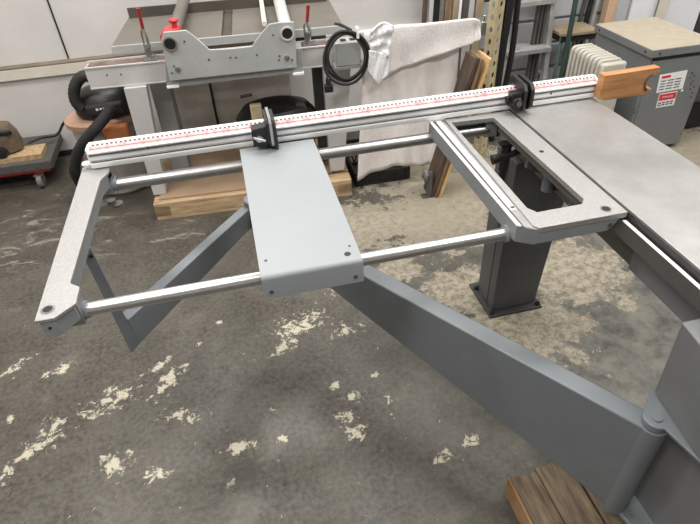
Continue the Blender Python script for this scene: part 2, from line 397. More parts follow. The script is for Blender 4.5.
# ================================================================ CROSSCUT TABLE
ct = thing('crosscut_table', 'grey crosscut outrigger table with two chrome rods and a cast frame', 'outrigger table', (.2, 1.2, .80))
eb = [(-.461,.882),(-.424,.882),(-.388,.916),(-.388,.968),(-.41,.987),(-.402,1.43),(-.384,1.475),(-.384,1.525),(-.461,1.525)]
e1 = MB().prism(eb, 'z', .862, .87).build('end_bar_top', 'cast_top', ct, bevel=.001)
eb2 = [(-.455,.884),(-.428,.884),(-.396,.918),(-.396,.966),(-.415,.984),(-.408,1.43),(-.39,1.475),(-.39,1.52),(-.455,1.52)]
ebd = MB().prism(eb2, 'z', .822, .862).build('end_bar_body', 'cast_side', ct, bevel=.001)
MB().cyl((-.400,.95,.821),(-.384,.95,.821),.0195,n=28).box((-.42,.927,.80),(-.393,.973,.86)).build('rod_socket', 'cast_side', ebd, bevel=.001)
MB().cyl((-.400,1.495,.821),(-.374,1.495,.821),.022,n=28).box((-.42,1.47,.80),(-.39,1.52,.86)).build('rod_socket', 'cast_side', ebd, bevel=.001)
MB().pipe((-.441,.911,.8695),(-.441,.911,.8712),.0135,.0095).build('hole_rim', 'steel', e1)
MB().cyl((-.441,.911,.8698),(-.441,.911,.8706),.0095).build('bore', 'black', e1)
MB().cyl((-.441,.8835,.845),(-.441,.882,.845),.003).build('screw', 'black', ebd)
MB().cyl((-.385,1.40,.81),(-.385,1.40,.822),.012).cyl((-.372,1.40,.802),(-.372,1.40,.810),.016).build('lock_knob', 'rail_metal', ebd)
MB().cyl((-.384,.95,.821),(.585,.95,.821),.0155,n=32).build('guide_rod', 'chrome', ct)
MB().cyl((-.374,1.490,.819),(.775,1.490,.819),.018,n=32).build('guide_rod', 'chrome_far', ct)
# support plate (folded sheet)
N_ = 6; pts_o = []; pts_i = []
yb, r = .885, .010
def plate_prof(y0, z0, r, t):
    o = [(1.492, z0)]; 
    for k in range(N_+1):
        a = PI/2*k/N_; o.append((y0+r-r*math.sin(a), z0-r+r*math.cos(a)))
    o.append((y0, .812)); i = [(y0+t, .812)]
    for k in range(N_, -1, -1):
        a = PI/2*k/N_; i.append((y0+r-(r-t)*math.sin(a), z0-r+(r-t)*math.cos(a)))
    i.append((1.492, z0-t)); return o+i
pp = MB().prism(plate_prof(yb, .873, .010, .003), 'x', -.0145, .2065).build('support_plate', 'plate_paint', ct, bevel=.0006)
def hole(px_, py_, r, z=.873): p = onz(px_, py_, z); MB().cyl((p.x,p.y,z-.0005),(p.x,p.y,z+.0004),r,n=16).build('screw_hole','black',pp)
hole(265.8, 260.6, .0035); hole(347.5, 254, .0075); hole(349.5, 246, .003)
for a in ((271.5, 292), (355.6, 276.7)):
    p = aty(*a, .885); MB().cyl((p.x,.886,p.z),(p.x,.8835,p.z),.0045,n=16).cyl((p.x,.8835,p.z),(p.x,.883,p.z),.0022,n=6).build('screw','rail_metal',pp)
for y, s in ((.95,.837), (1.47,.837)): MB().box((.01, y-.012, s), (.185, y+.012, .870)).build('saddle', 'dark_metal', pp)
# cast frame with window
def frame_top():
    m = MB(); bm = m.bm
    out = [(.614,.89),(.847,.888),(.847,1.50),(.628,1.50)]
    out = [(.612,.903),(.622,.888),(.847,.888),(.847,1.50),(.628,1.50),(.620,1.2)]
    inn = [(.648,.948),(.765,.948),(.783,.968),(.773,1.468),(.640,1.474),(.634,.972)]
    # six to six bridging
    inn = [(.634,.972),(.648,.948),(.765,.946),(.780,1.466),(.640,1.474),(.637,1.2)]
    inn = [(.634,.972),(.648,.948),(.782,.950),(.778,1.466),(.640,1.474),(.637,1.2)]
    zt, zb = .87, .855
    V = {}
    for nm, P_, z in (('ot',out,zt),('it',inn,zt),('ob',out,zb),('ib',inn,zb)): V[nm] = [m._v((x,y,z)) for x,y in P_]
    for i in range(6):
        j = (i+1) % 6
        for A, B in (('ot','it'),('it','ib'),('ib','ob'),('ob','ot')): bm.faces.new([V[A][i],V[A][j],V[B][j],V[B][i]])
    return m
ft = frame_top().prism([(.762,.945),(.785,.945),(.785,.972)], 'z', .8555, .8698).build('cast_frame', 'cast_top', ct, bevel=.0008)
sk = MB().prism([(.622,.866),(.838,.866),(.846,.862),(.832,.857),(.815,.832),(.806,.824),(.622,.824)], 'y', .889, .90)
sk.build('frame_skirt', 'cast_side', ct, bevel=.0006)
MB().box((.790,.905,.828),(.800,1.45,.855)).build('inner_rib', 'rail_metal', ct)
MB().prism([(.583,.916),(.612,.897),(.622,1.503),(.583,1.503)],'z',.866,.8666).build('bar_face','table_steel',ct)
MB().box((.760,1.475,.80),(.80,1.515,.855)).box((.63,1.50,.80),(.80,1.506,.855)).build('rod_socket', 'cast_side', ct)
ib = MB().prism([(.579,.914),(.614,.8905),(.6225,.889),(.6225,.91),(.626,1.505),(.579,1.505)], 'z', .822, .866).build('inner_bar', 'cast_side', ct, bevel=.001)
MB().prism([(.5785,.914),(.5875,.908),(.5875,1.505),(.5785,1.505)], 'z', .866, .8695).build('bar_lip', 'aluminium', ib, bevel=.0005)
MB().prism([(.594,.975),(.6085,.975),(.614,1.50),(.598,1.50)], 'z', .866, .8685).build('inlay_strip', 'aluminium', ib)
MB().prism([(.587,.908),(.594,.903),(.598,1.50),(.587,1.50)], 'z', .866, .8672).build('slot_strip', 'rail_metal', ib)
MB().cyl((.603,.985,.8685),(.603,.985,.870),.005,n=12).build('screw','rail_metal',ib)
p = onz(517,226,.84)
MB().cyl((.572,.95,.821),(.580,.95,.821),.021,n=24).build('rod_collar','cast_side',ib)
q = onz(606,209,.87); MB().pipe((q.x,q.y,.8695),(q.x,q.y,.8708),.0125,.0095).build('hole_rim','steel',ft); MB().cyl((q.x,q.y,.8698),(q.x,q.y,.8704),.0098).build('bore','black',ft)
q = onz(541.5,151.5,.87); MB().cyl((q.x,q.y,.8695),(q.x,q.y,.8704),.0068).build('bore','black',ft)
q = aty(610,224.5,.889); MB().cyl((q.x,.890,q.z),(q.x,.887,q.z),.0055,n=12).build('screw','rail_metal',ft)
# ================================================================ FENCE
fe = thing('crosscut_fence', 'long bright aluminium crosscut fence with red and white measuring tapes', 'fence', (.35,1.53,.873))
fp = [(1.512,.8735),(1.500,.8735),(1.498,.878),(1.498,.890),(1.5055,.8935),(1.5055,.897),(1.503,.899),(1.503,.914),(1.507,.9165),(1.507,.9195),(1.500,.9215),(1.500,.9265),(1.530,.9405),(1.548,.9405),(1.548,.8735)]
fp = [(a, .8735+(b-.8735)*.88) for a, b in fp]
MB().prism(fp, 'x', -.428, 1.157).build('extrusion', 'aluminium', fe, bevel=.0004)
def strip(n_, m_, t0, t1, h=.0006, x0=-.424, x1=1.15):
    # t along the sloping top from (1.500,.926) to (1.545,.948)
    f = lambda t, k: (1.500+.030*t-.42*k, .9201+.0124*t+.9*k)
    return MB().prism([f(t0,.0),f(t1,.0),f(t1,h),f(t0,h)], 'x', x0, x1).build(n_, m_, fe, smooth=False)
strip('measuring_tape', 'ruler_tape', .80, .99); strip('pink_tape', 'pink_tape', .48, .79)
strip('black_line', 'label_ink', .40, .46); strip('red_line', 'pink_tape', .22, .37)
MB().box((-.427,1.4995,.9105),(1.156,1.5035,.9122)).build('groove', 'rail_metal', fe)
MB().box((-.427,1.500,.8905),(1.156,1.5035,.8922)).build('groove', 'rail_metal', fe)
for a in ((148,148),(551,93.5)):
    p = aty(*a,1.503); MB().cyl((p.x,1.5035,p.z),(p.x,1.5025,p.z),.0032).build('screw','black',fe)
MB().lathe([(.001,-.008),(.008,-.006),(.011,0),(.008,.006),(.001,.008)], (-.442,1.515,.884), 16, 1.5).build('end_knob', 'aluminium', fe)
MB().box((-.433,1.505,.8735),(-.428,1.545,.928)).build('end_cap','aluminium',fe)
# stop 1
s1 = MB().prism([(.028,.892),(.045,.884),(.066,.878),(.072,.90),(.072,.945),(.028,.940)], 'y', 1.462, 1.498)
s1.prism([(1.47,.874),(1.452,.895),(1.452,.955),(1.462,.965),(1.540,.965),(1.560,.955),(1.563,.925),(1.550,.943),(1.497,.93),(1.497,.876)], 'x', .070, .078)
s1.prism([(1.455,.874),(1.440,.890),(1.452,.953),(1.462,.963),(1.540,.963),(1.560,.953),(1.563,.925),(1.550,.943),(1.497,.93),(1.497,.874)], 'x', .088, .098)
s1.cyl((.083,1.468,.872),(.083,1.468,.885),.006,.012)
s1o = s1.build('flip_stop', 'black', fe, bevel=.0015)
MB().prism([(1.455,.885),(1.449,.895),(1.449,.958),(1.462,.968),(1.545,.968),(1.555,.945),(1.50,.93),(1.50,.885)], 'x', .079, .087).build('stop_blade', 'steel', s1o)
MB().cyl((.047,1.448,.915),(.047,1.462,.915),.010,n=12).tube([(.030,1.449,.922),(.047,1.446,.915),(.062,1.449,.908)],.004).build('wing_nut','steel',s1o)
# stop 2
s2 = MB()
yy = [(1.470,.878),(1.455,.892),(1.455,.945),(1.470,.962),(1.545,.966),(1.562,.955),(1.562,.93),(1.550,.9425),(1.530,.942),(1.498,.928),(1.498,.878)]
s2.prism(yy, 'x', .866, .877); s2.prism(yy, 'x', .888, .900)
s2.box((.877,1.475,.90),(.888,1.540,.952))
s2.prism([(.832,.895),(.842,.884),(.866,.884),(.866,.938),(.832,.938)], 'y', 1.466, 1.497)
s2.box((.820,1.475,.905),(.832,1.49,.925)).cyl((.848,1.452,.910),(.848,1.466,.910),.016,n=14)
s2o = s2.build('flip_stop', 'black', fe, bevel=.0015)
MB().cyl((.848,1.447,.910),(.848,1.452,.910),.008,n=12).box((.846,1.446,.902),(.850,1.450,.930)).build('wing_nut','rail_metal',s2o)
# wooden block on the end of the fence
cx, cz, rr = 1.316, .912, .025
notch = [(cx+rr*math.cos(math.radians(a)), cz+rr*(.95+.06*math.sin(a))*math.sin(math.radians(a))) for a in range(70, 281, 15)]
wb = [(1.131,.955),(1.128,.882),(1.150,.872)] + [(1.302,.872),(1.314,.885)] + notch[::-1] + [(1.308,.9395),(1.332,.944),(1.328,.958)]
wb = [(a+.012,b) for a,b in wb]
MB().prism(wb, 'y', 1.468, 1.498).build('wood_block', 'wood_block', fe, bevel=.0015)
MB().tube([(1.318,1.4675,.938),(1.304,1.467,.930),(1.299,1.467,.912),(1.304,1.467,.896),(1.312,1.467,.888)],.004).build('scarred_edge', 'wood_scar', fe)
# ================================================================ BACKGROUND BENCH (slightly turned)
TH = -.07; OB = Vector((-.65, 2.70, 0)); XB = Matrix.Translation(OB) @ Matrix.Rotation(TH, 4, 'Z'); XBI = XB.inverted()
nB = (XB.to_3x3() @ Vector((0,1,0)))
def pl(px_, py_, ly):
    d = ray(px_, py_); o = XB @ Vector((0, ly, 0)); t = (o-EYE).dot(nB)/d.dot(nB); q = XBI @ (EYE+d*t); return (q.x, q.z)
def zl(px_, py_, z): q = XBI @ onz(px_, py_, z); return (q.x, q.y)
wbn = thing('machine_bench', 'white beamed workshop machine with grey slab table against the back wall', 'machine', tuple(OB))
BL = MB(XB)
BL.box((0,0,.695),(1.24,.085,.785)).box((0,-.004,.783),(1.24,.004,.792)).box((0,-.004,.690),(1.24,.004,.697))
beam = BL.build('front_beam', 'beam_white', wbn, bevel=.002)
MB(XB).box((.01,.006,.785),(1.23,.08,.7885)).build('beam_channel', 'rust', wbn)
MB(XB).box((0,.078,.785),(1.24,.086,.796)).build('beam_lip', 'beam_white', wbn)
for a in ((107,75),(121,74.5)): q = pl(*a,0); MB(XB).cyl((q[0],-.001,q[1]),(q[0],.002,q[1]),.004,n=10).build('bolt_hole','black',beam)
L0 = .12
MB(XB).box((L0,.10,.808),(1.22,.112,.845)).build('table_rim', 'bracket_gray', wbn, bevel=.001)
g0 = zl(226,43,.845)[0]; 
MB(XB).box((L0,.112,.825),(g0-.025,.74,.843)).build('table_slab', 'slab', wbn, bevel=.002)
MB(XB).box((g0+.025,.112,.825),(1.22,.74,.843)).build('table_slab', 'slab', wbn, bevel=.002)
MB(XB).box((g0-.025,.112,.81),(g0+.025,.74,.825)).build('table_gap', 'slab_dark', wbn)
MB(XB).box((L0+.01,.60,.843),(1.2,.615,.893)).box((L0+.01,.74,.60),(1.2,.76,.84)).build('back_stop', 'slab_dark', wbn)
# legs
def leg(t, bpx, ly, nm, m_, d=.06):
    (a,za),(b,zb) = pl(*t[0],ly), pl(*t[1],ly); (c,zc),(e,ze) = pl(*bpx[0],ly), pl(*bpx[1],ly)
    return MB(XB).hexa([(c,ly,.11),(e,ly,.11),(e,ly+d,.11),(c,ly+d,.11)], [(a,ly,.69),(b,ly,.69),(b,ly+d,.69),(a,ly+d,.69)]).build(nm, m_, wbn, bevel=.002)
leg(((124,90),(146,87)), ((155,200),(168,199)), -.03, 'leg', 'beam_white')
leg(((323,68),(351,65)), ((331,180),(345,178)), .0, 'leg', 'beam_white')
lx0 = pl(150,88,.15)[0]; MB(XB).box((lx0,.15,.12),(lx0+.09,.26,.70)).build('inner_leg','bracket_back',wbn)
lx1 = pl(304,70,.05)[0]; MB(XB).box((lx1+.05,.12,.12),(lx1+.12,.22,.70)).build('inner_leg','dark_metal',wbn)
MB(XB).box((.20,.585,.112),(.95,.72,.80)).build('machine_body', 'panel_dirty', wbn, bevel=.004)
q = pl(213,100,.57); MB(XB).cyl((q[0],.576,.12),(q[0],.576,.78),.007).build('cable_drop','black',wbn)
# carriage
cb = [pl(*a,-.10) for a in ((165,60),(167,88),(303,72),(302,48))]
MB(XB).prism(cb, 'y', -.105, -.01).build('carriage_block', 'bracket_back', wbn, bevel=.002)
bp_ = [pl(*a,-.125) for a in ((161,40),(163,32.5),(186,30.4),(196,38),(209.5,50),(231,49),(252,46.5),(261,34),(269,24.5),(278,22.8),(294,22),(295,30),(297,67.5),(169.6,81))]
cp = MB(XB).prism(bp_, 'y', -.125, -.112).build('carriage_plate', 'bracket_gray', wbn, bevel=.0015)
for a in ((170.2,43.8),(287.2,33.3)):
    q = pl(*a,-.125)
    MB(XB).pipe((q[0],-.135,q[1]),(q[0],.83,q[1]),.030,.024).build('guide_pipe','beam_white' if a[0]>200 else 'slab',wbn)
    MB(XB).cyl((q[0],-.128,q[1]),(q[0],-.10,q[1]),.0245).build('pipe_bore','black',wbn)
for a in ((184.5,41.5),(209,59.5),(230.5,57.6),(236,57.3),(257,55),(273,35),(172,73),(174,66),(279,60),(279.5,56),(292,60)):
    q = pl(*a,-.125); MB(XB).cyl((q[0],-.127,q[1]),(q[0],-.123,q[1]),.0045,n=10).build('bolt','rail_metal',cp)
for a in ((178,69),(287,57.5)):
    q = pl(*a,-.125); MB(XB).cyl((q[0],-.134,q[1]),(q[0],-.123,q[1]),.012,n=6).cyl((q[0],-.14,q[1]),(q[0],-.134,q[1]),.006,n=8).build('hex_bolt','steel',cp)
for x0_,x1_ in ((167,179),(293,304)):
    a = pl(x0_,88 if x0_<200 else 75,-.12); b2 = pl(x1_,87 if x0_<200 else 73,-.12); MB(XB).box((a[0],-.12,a[1]-.003),(b2[0],-.08,a[1]+.006)).build('slide_foot','label_white',wbn)
q = pl(264,60,-.0)
pb = pl(264,20,.1)[0]; MB(XB).cyl((pb,.10,.885),(pb,.80,.885),.012).build('guide_pipe','ledge_cream',wbn)
# red clamp on the left pipe
q = pl(170.2,43.8,-.1); rc = MB(XB)
rc.prism([(q[0]-.036,q[1]+.015),(q[0]-.036,q[1]+.035),(q[0]-.015,q[1]+.055),(q[0]+.05,q[1]+.060),(q[0]+.055,q[1]+.03),(q[0]+.03,q[1]+.025)], 'y', -.105, -.02)
rc.cyl((q[0]+.03,-.06,q[1]+.055),(q[0]+.03,-.06,q[1]+.08),.012).lathe([(.016,0),(.022,.004),(.022,.012),(.016,.016)],(q[0]+.03,-.06,q[1]+.076),12)
rc.build('pipe_clamp','red',wbn,bevel=.003)
# toggle clamps
def toggle(bx, by, hx, hy, tx, ty):
    a = pl(bx,by,.04); h = pl(hx,hy,.04); t = pl(tx,ty,.04)
    m1 = MB(XB).box((a[0]-.03,.015,.789),(a[0]+.03,.07,.797)).box((a[0]-.012,.025,.797),(a[0]+.004,.06,a[1]+.05))
    m1.tube([(a[0],.04,.80),((a[0]+h[0])/2+.008,.03,(a[1]+h[1])/2),(h[0],.035,h[1])],.007); m1.tube([(a[0]-.015,.05,.80),(h[0]-.014,.05,h[1]-.02),(h[0],.045,h[1])],.005)
    m1.cyl((a[0]-.005,.015,.84),(a[0]-.005,.07,.84),.008)
    o = m1.build('toggle_clamp','steel',wbn)
    MB(XB).cyl((h[0],.037,h[1]),(t[0],.037,t[1]),.007,.009,n=12).build('clamp_handle','handle_red',o)
toggle(150,55,143,29,138,8); toggle(309,42,307,22,308,5)
# control box
q0 = pl(336,59,-.09); q1 = pl(361,57,-.09); qt = pl(336,44,-.09)
jb = MB(XB).box((q0[0],-.09,.715),(q1[0],-.003,qt[1])).build('control_box','bracket_gray',wbn,bevel=.003)
MB(XB).box((q0[0]+.03,-.06,qt[1]),(q0[0]+.055,-.03,qt[1]+.004)).box((q0[0]+.075,-.06,qt[1]),(q0[0]+.10,-.03,qt[1]+.004)).build('switch','black',jb)
MB(XB).box((q0[0]-.01,-.10,.703),(q1[0]+.02,-.003,.713)).build('box_shelf','bracket_back',jb)
# rail behind the towel with end clamp
rx1 = pl(484,30,.02)[0]
MB(XB).box((1.24,.012,.79),(rx1,.04,.83)).box((rx1-.1,.014,0),(rx1-.07,.04,.79)).build('extension_rail','beam_white',wbn)
c0 = pl(482,28,-.01)
MB(XB).box((c0[0]-.006,-.02,c0[1]-.035),(c0[0]+.02,.06,c0[1]+.03)).cyl((c0[0]+.006,-.01,c0[1]+.02),(c0[0]+.006,-.01,c0[1]+.06),.007).build('rail_clamp','steel',wbn,bevel=.003)
# ---- cable coil
co = pl(346.5,58.5,-.12); cbm = MB(XB)
for k in range(3):
    rx_, rz_ = .106-.011*k, .122-.009*k; oy = -.12 + (.010 if k == 1 else 0)
    cbm.tube([(co[0]+rx_*math.cos(a)+.004*math.sin(3*a+k), oy-.006*math.sin(2*a+k), co[1]+rz_*math.sin(a)+.003*k) for a in [2*PI*i/14 for i in range(14)]], .0068, 10, 5, True)
cbm.tube([(co[0]+.03,-.11,co[1]+.12),(co[0]-.01,-.07,co[1]+.135),(co[0]-.03,-.02,co[1]+.13)],.0068)
pgx, pgz = pl(328,78,-.12)
cbm.tube([(co[0]-.09,-.12,co[1]-.03),(pgx,-.125,pgz+.04),(pgx,-.125,pgz)],.0065)
cc = cbm.build('power_cable','black_rough', smooth=True, off=tuple(XB @ Vector((co[0],-.12,co[1]))))
tag(cc,'black power cable coiled and hung around the grey control box','cable')
MB(XB).cyl((pgx,-.125,pgz+.005),(pgx,-.125,pgz-.03),.011,.014).box((pgx-.02,-.138,pgz-.065),(pgx+.02,-.112,pgz-.03)).build('plug','black',cc,bevel=.003)
ti = (co[0]+.055, co[1]+.118); MB(XB).box((ti[0]-.006,-.137,ti[1]-.03),(ti[0]+.006,-.10,ti[1]+.016)).build('cable_tie','label_white',cc,bevel=.002)
# ---- towels
def P3(px_, py_, ly): q = pl(px_, py_, ly); return XB @ Vector((q[0], ly, q[1]))
def fold(u, v): return .5*math.sin(13*u+2*v)*v + .35*math.sin(29*u+1)*v + .3*math.sin(5*v+3*u)
tm = MB().sheet([P3(a,b,-.055) for a,b in ((364,32),(372,29),(385,26),(400,26),(418,25),(432,24),(446,23),(461,24))],
                [P3(a,b,-.055) for a,b in ((357,180),(372,174),(390,168),(400,164),(412,166),(424,166),(436,163),(452,158))], 40, 30, fold, .022)
tw = tm.build('large_towel','towel_old',solid=.006); tag(tw,'large off-white bath towel hanging straight down, its long hem near the floor crate','towel')
tm = MB().sheet([P3(a,b,-.082) for a,b in ((383,27),(400,24.5),(420,23.5),(440,21.5),(462,19),(474,18),(479,20),(481,24))],
                [P3(a,b,-.082) for a,b in ((386,75),(402,69),(420,62.5),(440,54),(460,48),(472,44),(478,40),(480,36))], 40, 14, fold, .012)
tag(tm.build('folded_towel','towel',solid=.008),'pinkish white towel with slanting hem laid over the bench rail','towel')
tm = MB().sheet([P3(a,b,-.125) for a,b in ((370,30),(378,24),(386,22),(394,26))],[P3(a,b,-.125) for a,b in ((370,49),(378,51),(384,53),(388,58))],20,20,lambda u,v:math.sin(9*u+7*v)*.6+math.sin(17*v+5*u)*.5+math.sin(23*u)*.3,.010)
tm.sheet([P3(a,b,-.129) for a,b in ((369,50),(377,51),(384,53),(389,58))],[P3(a,b,-.129) for a,b in ((368,71),(374,79),(378,85),(388,74))],20,20,lambda u,v:math.sin(11*u+3*v)*.5+math.sin(25*u+4*v)*.3,.009)
tag(tm.build('small_towel','towel_white',solid=.007),'small bright white rag hanging beside the coiled cable','rag')
# ---- pallet under bench
pw = thing('wooden_pallet','pale wooden pallet with a brown board on it, under the white bench','pallet',(0,2.7,0))
XP = Matrix.Translation((-.518,2.587,0)) @ Matrix.Rotation(-.059,4,'Z')
for i in range(7): MB(XP).box((0,i*.115,.082),(1.058,i*.115+.085,.098)).build('deck_board','pallet_wood',pw,bevel=.002)
for x in (0,.49,.978): MB(XP).box((x,.0,.016),(x+.08,.77,.082)).build('stringer','pallet_wood',pw,bevel=.002)
MB(XP).box((0,.0,.018),(1.058,.022,.080)).build('front_board','pallet_wood',pw,bevel=.002)
for y in (0,.3,.57): MB(XP).box((0,y,0),(1.058,y+.09,.016)).build('bottom_board','pallet_wood',pw)
fb = MB(XP).box((.03,.03,.0985),(.90,.655,.109)).build('brown_board','fibreboard',bevel=.001,off=(0,2.8,.098)); tag(fb,'flat brown fibreboard sheet lying on the pallet under the bench','board')
# ---- black motor under bench
ma = P3(275,104,.10); mo = thing('dark_motor','round black blower motor sitting under the bench carriage','motor',(ma.x,ma.y,.11))
MB().lathe([(.13,0),(.15,.02),(.15,.23),(.14,.25),(.18,.27),(.205,.30),(.205,.335),(.17,.375),(.10,.395),(.04,.40)],(ma.x,ma.y,.110),36,1.0,.7).build('housing','black',mo)
MB().lathe([(.205,0),(.212,.006),(.205,.012)],(ma.x,ma.y,.425),36,1.0,.7).build('rim','black_rough',mo)
p = aty(257,112,ma.y-.16); MB().box((p.x-.03,p.y,p.z-.06),(p.x+.025,p.y+.03,p.z+.035)).build('tag_plate','post_paint',mo,bevel=.004)
p = aty(247,100,ma.y-.14); MB().cyl((p.x-.03,p.y+.02,p.z+.012),(p.x+.03,p.y+.02,p.z+.016),.007).build('terminal','black_rough',mo)
p = P3(305,95,.02); MB().hexa([(p.x-.02,p.y,.18),(p.x+.05,p.y,.18),(p.x+.05,p.y+.03,.18),(p.x-.02,p.y+.03,.18)],[(p.x-.05,p.y+.02,.50),(p.x+.0,p.y+.02,.50),(p.x+.0,p.y+.05,.50),(p.x-.05,p.y+.05,.50)]).build('bracket','wood_dark',mo)
# ---- shop vacuum at left
vx, vy = -.725, 3.02
vc = thing('shop_vacuum','shop vacuum with black head, tan rim and thick black hoses beside the white bench','vacuum',(vx,vy,0))
MB().lathe([(.13,0),(.15,.02),(.165,.40),(.16,.41)],(vx,vy,0.0),36,1,.8).build('tank','tank',vc)
MB().lathe([(.165,0),(.185,.008),(.187,.035),(.165,.05)],(vx,vy,.405),36,1,.8).build('rim','tan_plastic',vc)
MB().box((vx+.02,vy-.175,.36),(vx+.15,vy-.13,.44)).build('latch','orange',vc,bevel=.012)
hd = MB().lathe([(.14,0),(.15,.02),(.145,.07),(.125,.11),(.09,.135),(.03,.145)],(vx+.045,vy,.455),36,1.05,.8).build('motor_head','black',vc)
MB().box((vx-.03,vy-.135,.49),(vx+.15,vy-.09,.545)).build('front_grip','black_rough',hd,bevel=.012)
for i in range(5): MB().box((vx+.02+i*.018,vy-.1365,.518+ .002*(i%2)),(vx+.031+i*.018,vy-.1350,.53)).build('lettering','label_white',hd)
MB().tube([aty(*a,2.93) for a in ((92,78),(84,76),(77,82),(74,92),(76,102),(82,109))],.027,14,6,ribs=1).build('hose_elbow','black_rough',vc)
MB().tube([aty(112,106,2.84),aty(106,116,2.82),aty(96,128,2.80),aty(84,142,2.82),aty(77,156,2.86),aty(75,172,2.9),onz(82,186,.04)],.027,14,7,ribs=1).build('hose','black_rough',vc)
# ================================================================ DOLLY (left)
dl = thing('furniture_dolly','low carpeted dolly with red frame edge and grey caster wheel, at far left','dolly',(-1.45,3.3,0))
dz = .165; dp = [(-1.107,3.15),(-1.115,3.535),(-1.95,3.54),(-1.95,3.16)]
MB().prism(dp,'z',dz-.055,dz).build('carpet_deck','carpet',dl,bevel=.006)
MB().prism([(-1.135,3.17),(-1.135,3.50),(-1.94,3.51),(-1.94,3.185)],'z',dz-.075,dz-.056).build('frame','red',dl,bevel=.002)
def caster(x,y):
    MB().cyl((x-.014,y,.044),(x+.016,y,.044),.044,n=24).build('wheel','rubber_gray',dl,bevel=.004)
    MB().cyl((x-.018,y,.044),(x+.020,y,.044),.014).box((x-.02,y-.012,.035),(x-.016,y+.012,dz-.075)).box((x+.018,y-.012,.035),(x+.022,y+.012,dz-.075)).box((x-.022,y-.025,dz-.085),(x+.024,y+.025,dz-.075)).build('caster_fork','steel',dl)
wc = onz(36,192,.03); caster(wc.x+.01,3.165); caster(-1.22,3.44); caster(-1.85,3.22); caster(-1.85,3.45)
ob = [onz(50,158.5,dz+.03),onz(48,146,dz+.03),onz(0,157,dz+.03),onz(0,166,dz+.03)]
wk = MB().box((-1.95,3.19,dz),(-1.155,3.33,dz+.03)).build('wooden_plank','osb',off=(-1.5,3.25,dz)); tag(wk,'pale pitted wooden plank lying on the carpeted dolly','plank')
mt = thing('grinder_motor','brown and black bench tool resting on the dolly plank','power tool',(-1.38,3.30,dz+.03))
MB().lathe([(.06,0),(.085,.01),(.095,.06),(.09,.12),(.07,.165),(.03,.175)],(-1.36,3.29,dz+.031),24,1.1,.75).build('motor_case','motor_brown',mt)
MB().box((-1.50,3.20,dz+.03),(-1.36,3.36,dz+.17)).build('gear_case','motor_brown',mt,bevel=.03)
MB().cyl((-1.36,3.19,dz+.06),(-1.36,3.22,dz+.06),.032).cyl((-1.36,3.185,dz+.06),(-1.36,3.20,dz+.06),.012).cyl((-1.47,3.19,dz+.08),(-1.47,3.22,dz+.08),.04).build('drive_pulley','black',mt)
MB().box((-1.42,3.22,dz+.15),(-1.27,3.24,dz+.178)).build('top_handle','black',mt,bevel=.006)
cbl = MB().tube([(-1.245,3.32,dz+.05),(-1.18,3.36,dz+.055),(-1.10,3.40,.21),(-1.05,3.42,.26),(-1.01,3.40,.30)],.008).build('cord','black',mt)
# ================================================================ MIDDLE GROUND
cr = thing('black_crate','black plastic lattice crate on the floor below the towels','crate',(.73,2.68,0))
cx0,cx1,cy0,cy1 = .58,.90,2.60,2.86
m_ = MB()
m_.box((cx0,cy0,0),(cx1,cy0+.012,.012)).box((cx0,cy0,.058),(cx1,cy0+.014,.075)).box((cx0,cy0+.006,.012),(cx1,cy0+.010,.058))
for k in (0,.06,.235,.295): m_.box((cx0+k,cy0-.003,0),(cx0+k+.012,cy0+.012,.07))
m_.box((cx0,cy0,0),(cx0+.012,cy1,.075)).box((cx1-.012,cy0,0),(cx1,cy1,.075)).box((cx0,cy0,0),(cx1,cy1,.006))
m_.box((cx0,cy1-.012,0),(cx1,cy1,.02)).box((cx0,cy1-.012,.15),(cx1,cy1,.17)).box((cx0,cy1-.012,0),(cx0+.015,cy1,.17)).box((cx1-.015,cy1-.012,0),(cx1,cy1,.17))
m_.build('side_panels','black',cr,bevel=.0015)
m_ = MB()
for k in range(7):
    x = cx0+.01+k*.042
    m_.cyl((x,cy1-.006,.015),(x+.042,cy1-.006,.155),.0045,n=6).cyl((x+.042,cy1-.006,.015),(x,cy1-.006,.155),.0045,n=6)
m_.build('lattice','black_rough',cr)
# leaning panels
Ln = thing('leaning_board','dark weathered board, front one of three leaning by the towels','board',(.97,2.42,0),'boards leaning beside the towels')
def lean(root, bx, tx, nm, m_, y0, y1, zt, th=.014):
    return MB().hexa([(bx,y0,0),(bx+th,y0,0),(bx+th,y1,0),(bx,y1,0)],[(tx,y0,zt),(tx+th,y0,zt),(tx+th,y1,zt),(tx,y1,zt)]).build(nm,m_,root,bevel=.001)
t1 = aty(480,58,2.37); b1 = onz(429,193,0)
lean(Ln,.940,t1.x-.022,'panel_face','wood_dark',2.37,2.485,t1.z,.020)
Lm = thing('leaning_board','brown board, middle one of three leaning by the towels','board',(.99,2.42,0),'boards leaning beside the towels')
lean(Lm,.964,t1.x+.004,'panel_face','wood_mid',2.36,2.485,t1.z-.004,.014)
Lo = thing('leaning_board','yellowish plywood board with pale edge, right one of three leaning by the towels','board',(1.0,2.4,0),'boards leaning beside the towels')
t3 = aty(492,61,2.35); lean(Lo,.984,t3.x-.012,'panel_face','ply_edge',2.35,2.485,t3.z+.01,.012)
cw = thing('caster_wheel','loose grey caster wheel lodged against the dark leaning board','wheel',(.93,2.40,0))
MB().cyl((.905,2.39,.135),(.925,2.385,.135),.034,n=24).build('wheel','rubber_gray',cw,bevel=.004)
MB().cyl((.895,2.39,.135),(.935,2.383,.135),.011).box((.93,2.375,.0),(.950,2.405,.15)).box((.90,2.37,.0),(.95,2.41,.008)).build('fork','rail_metal',cw)
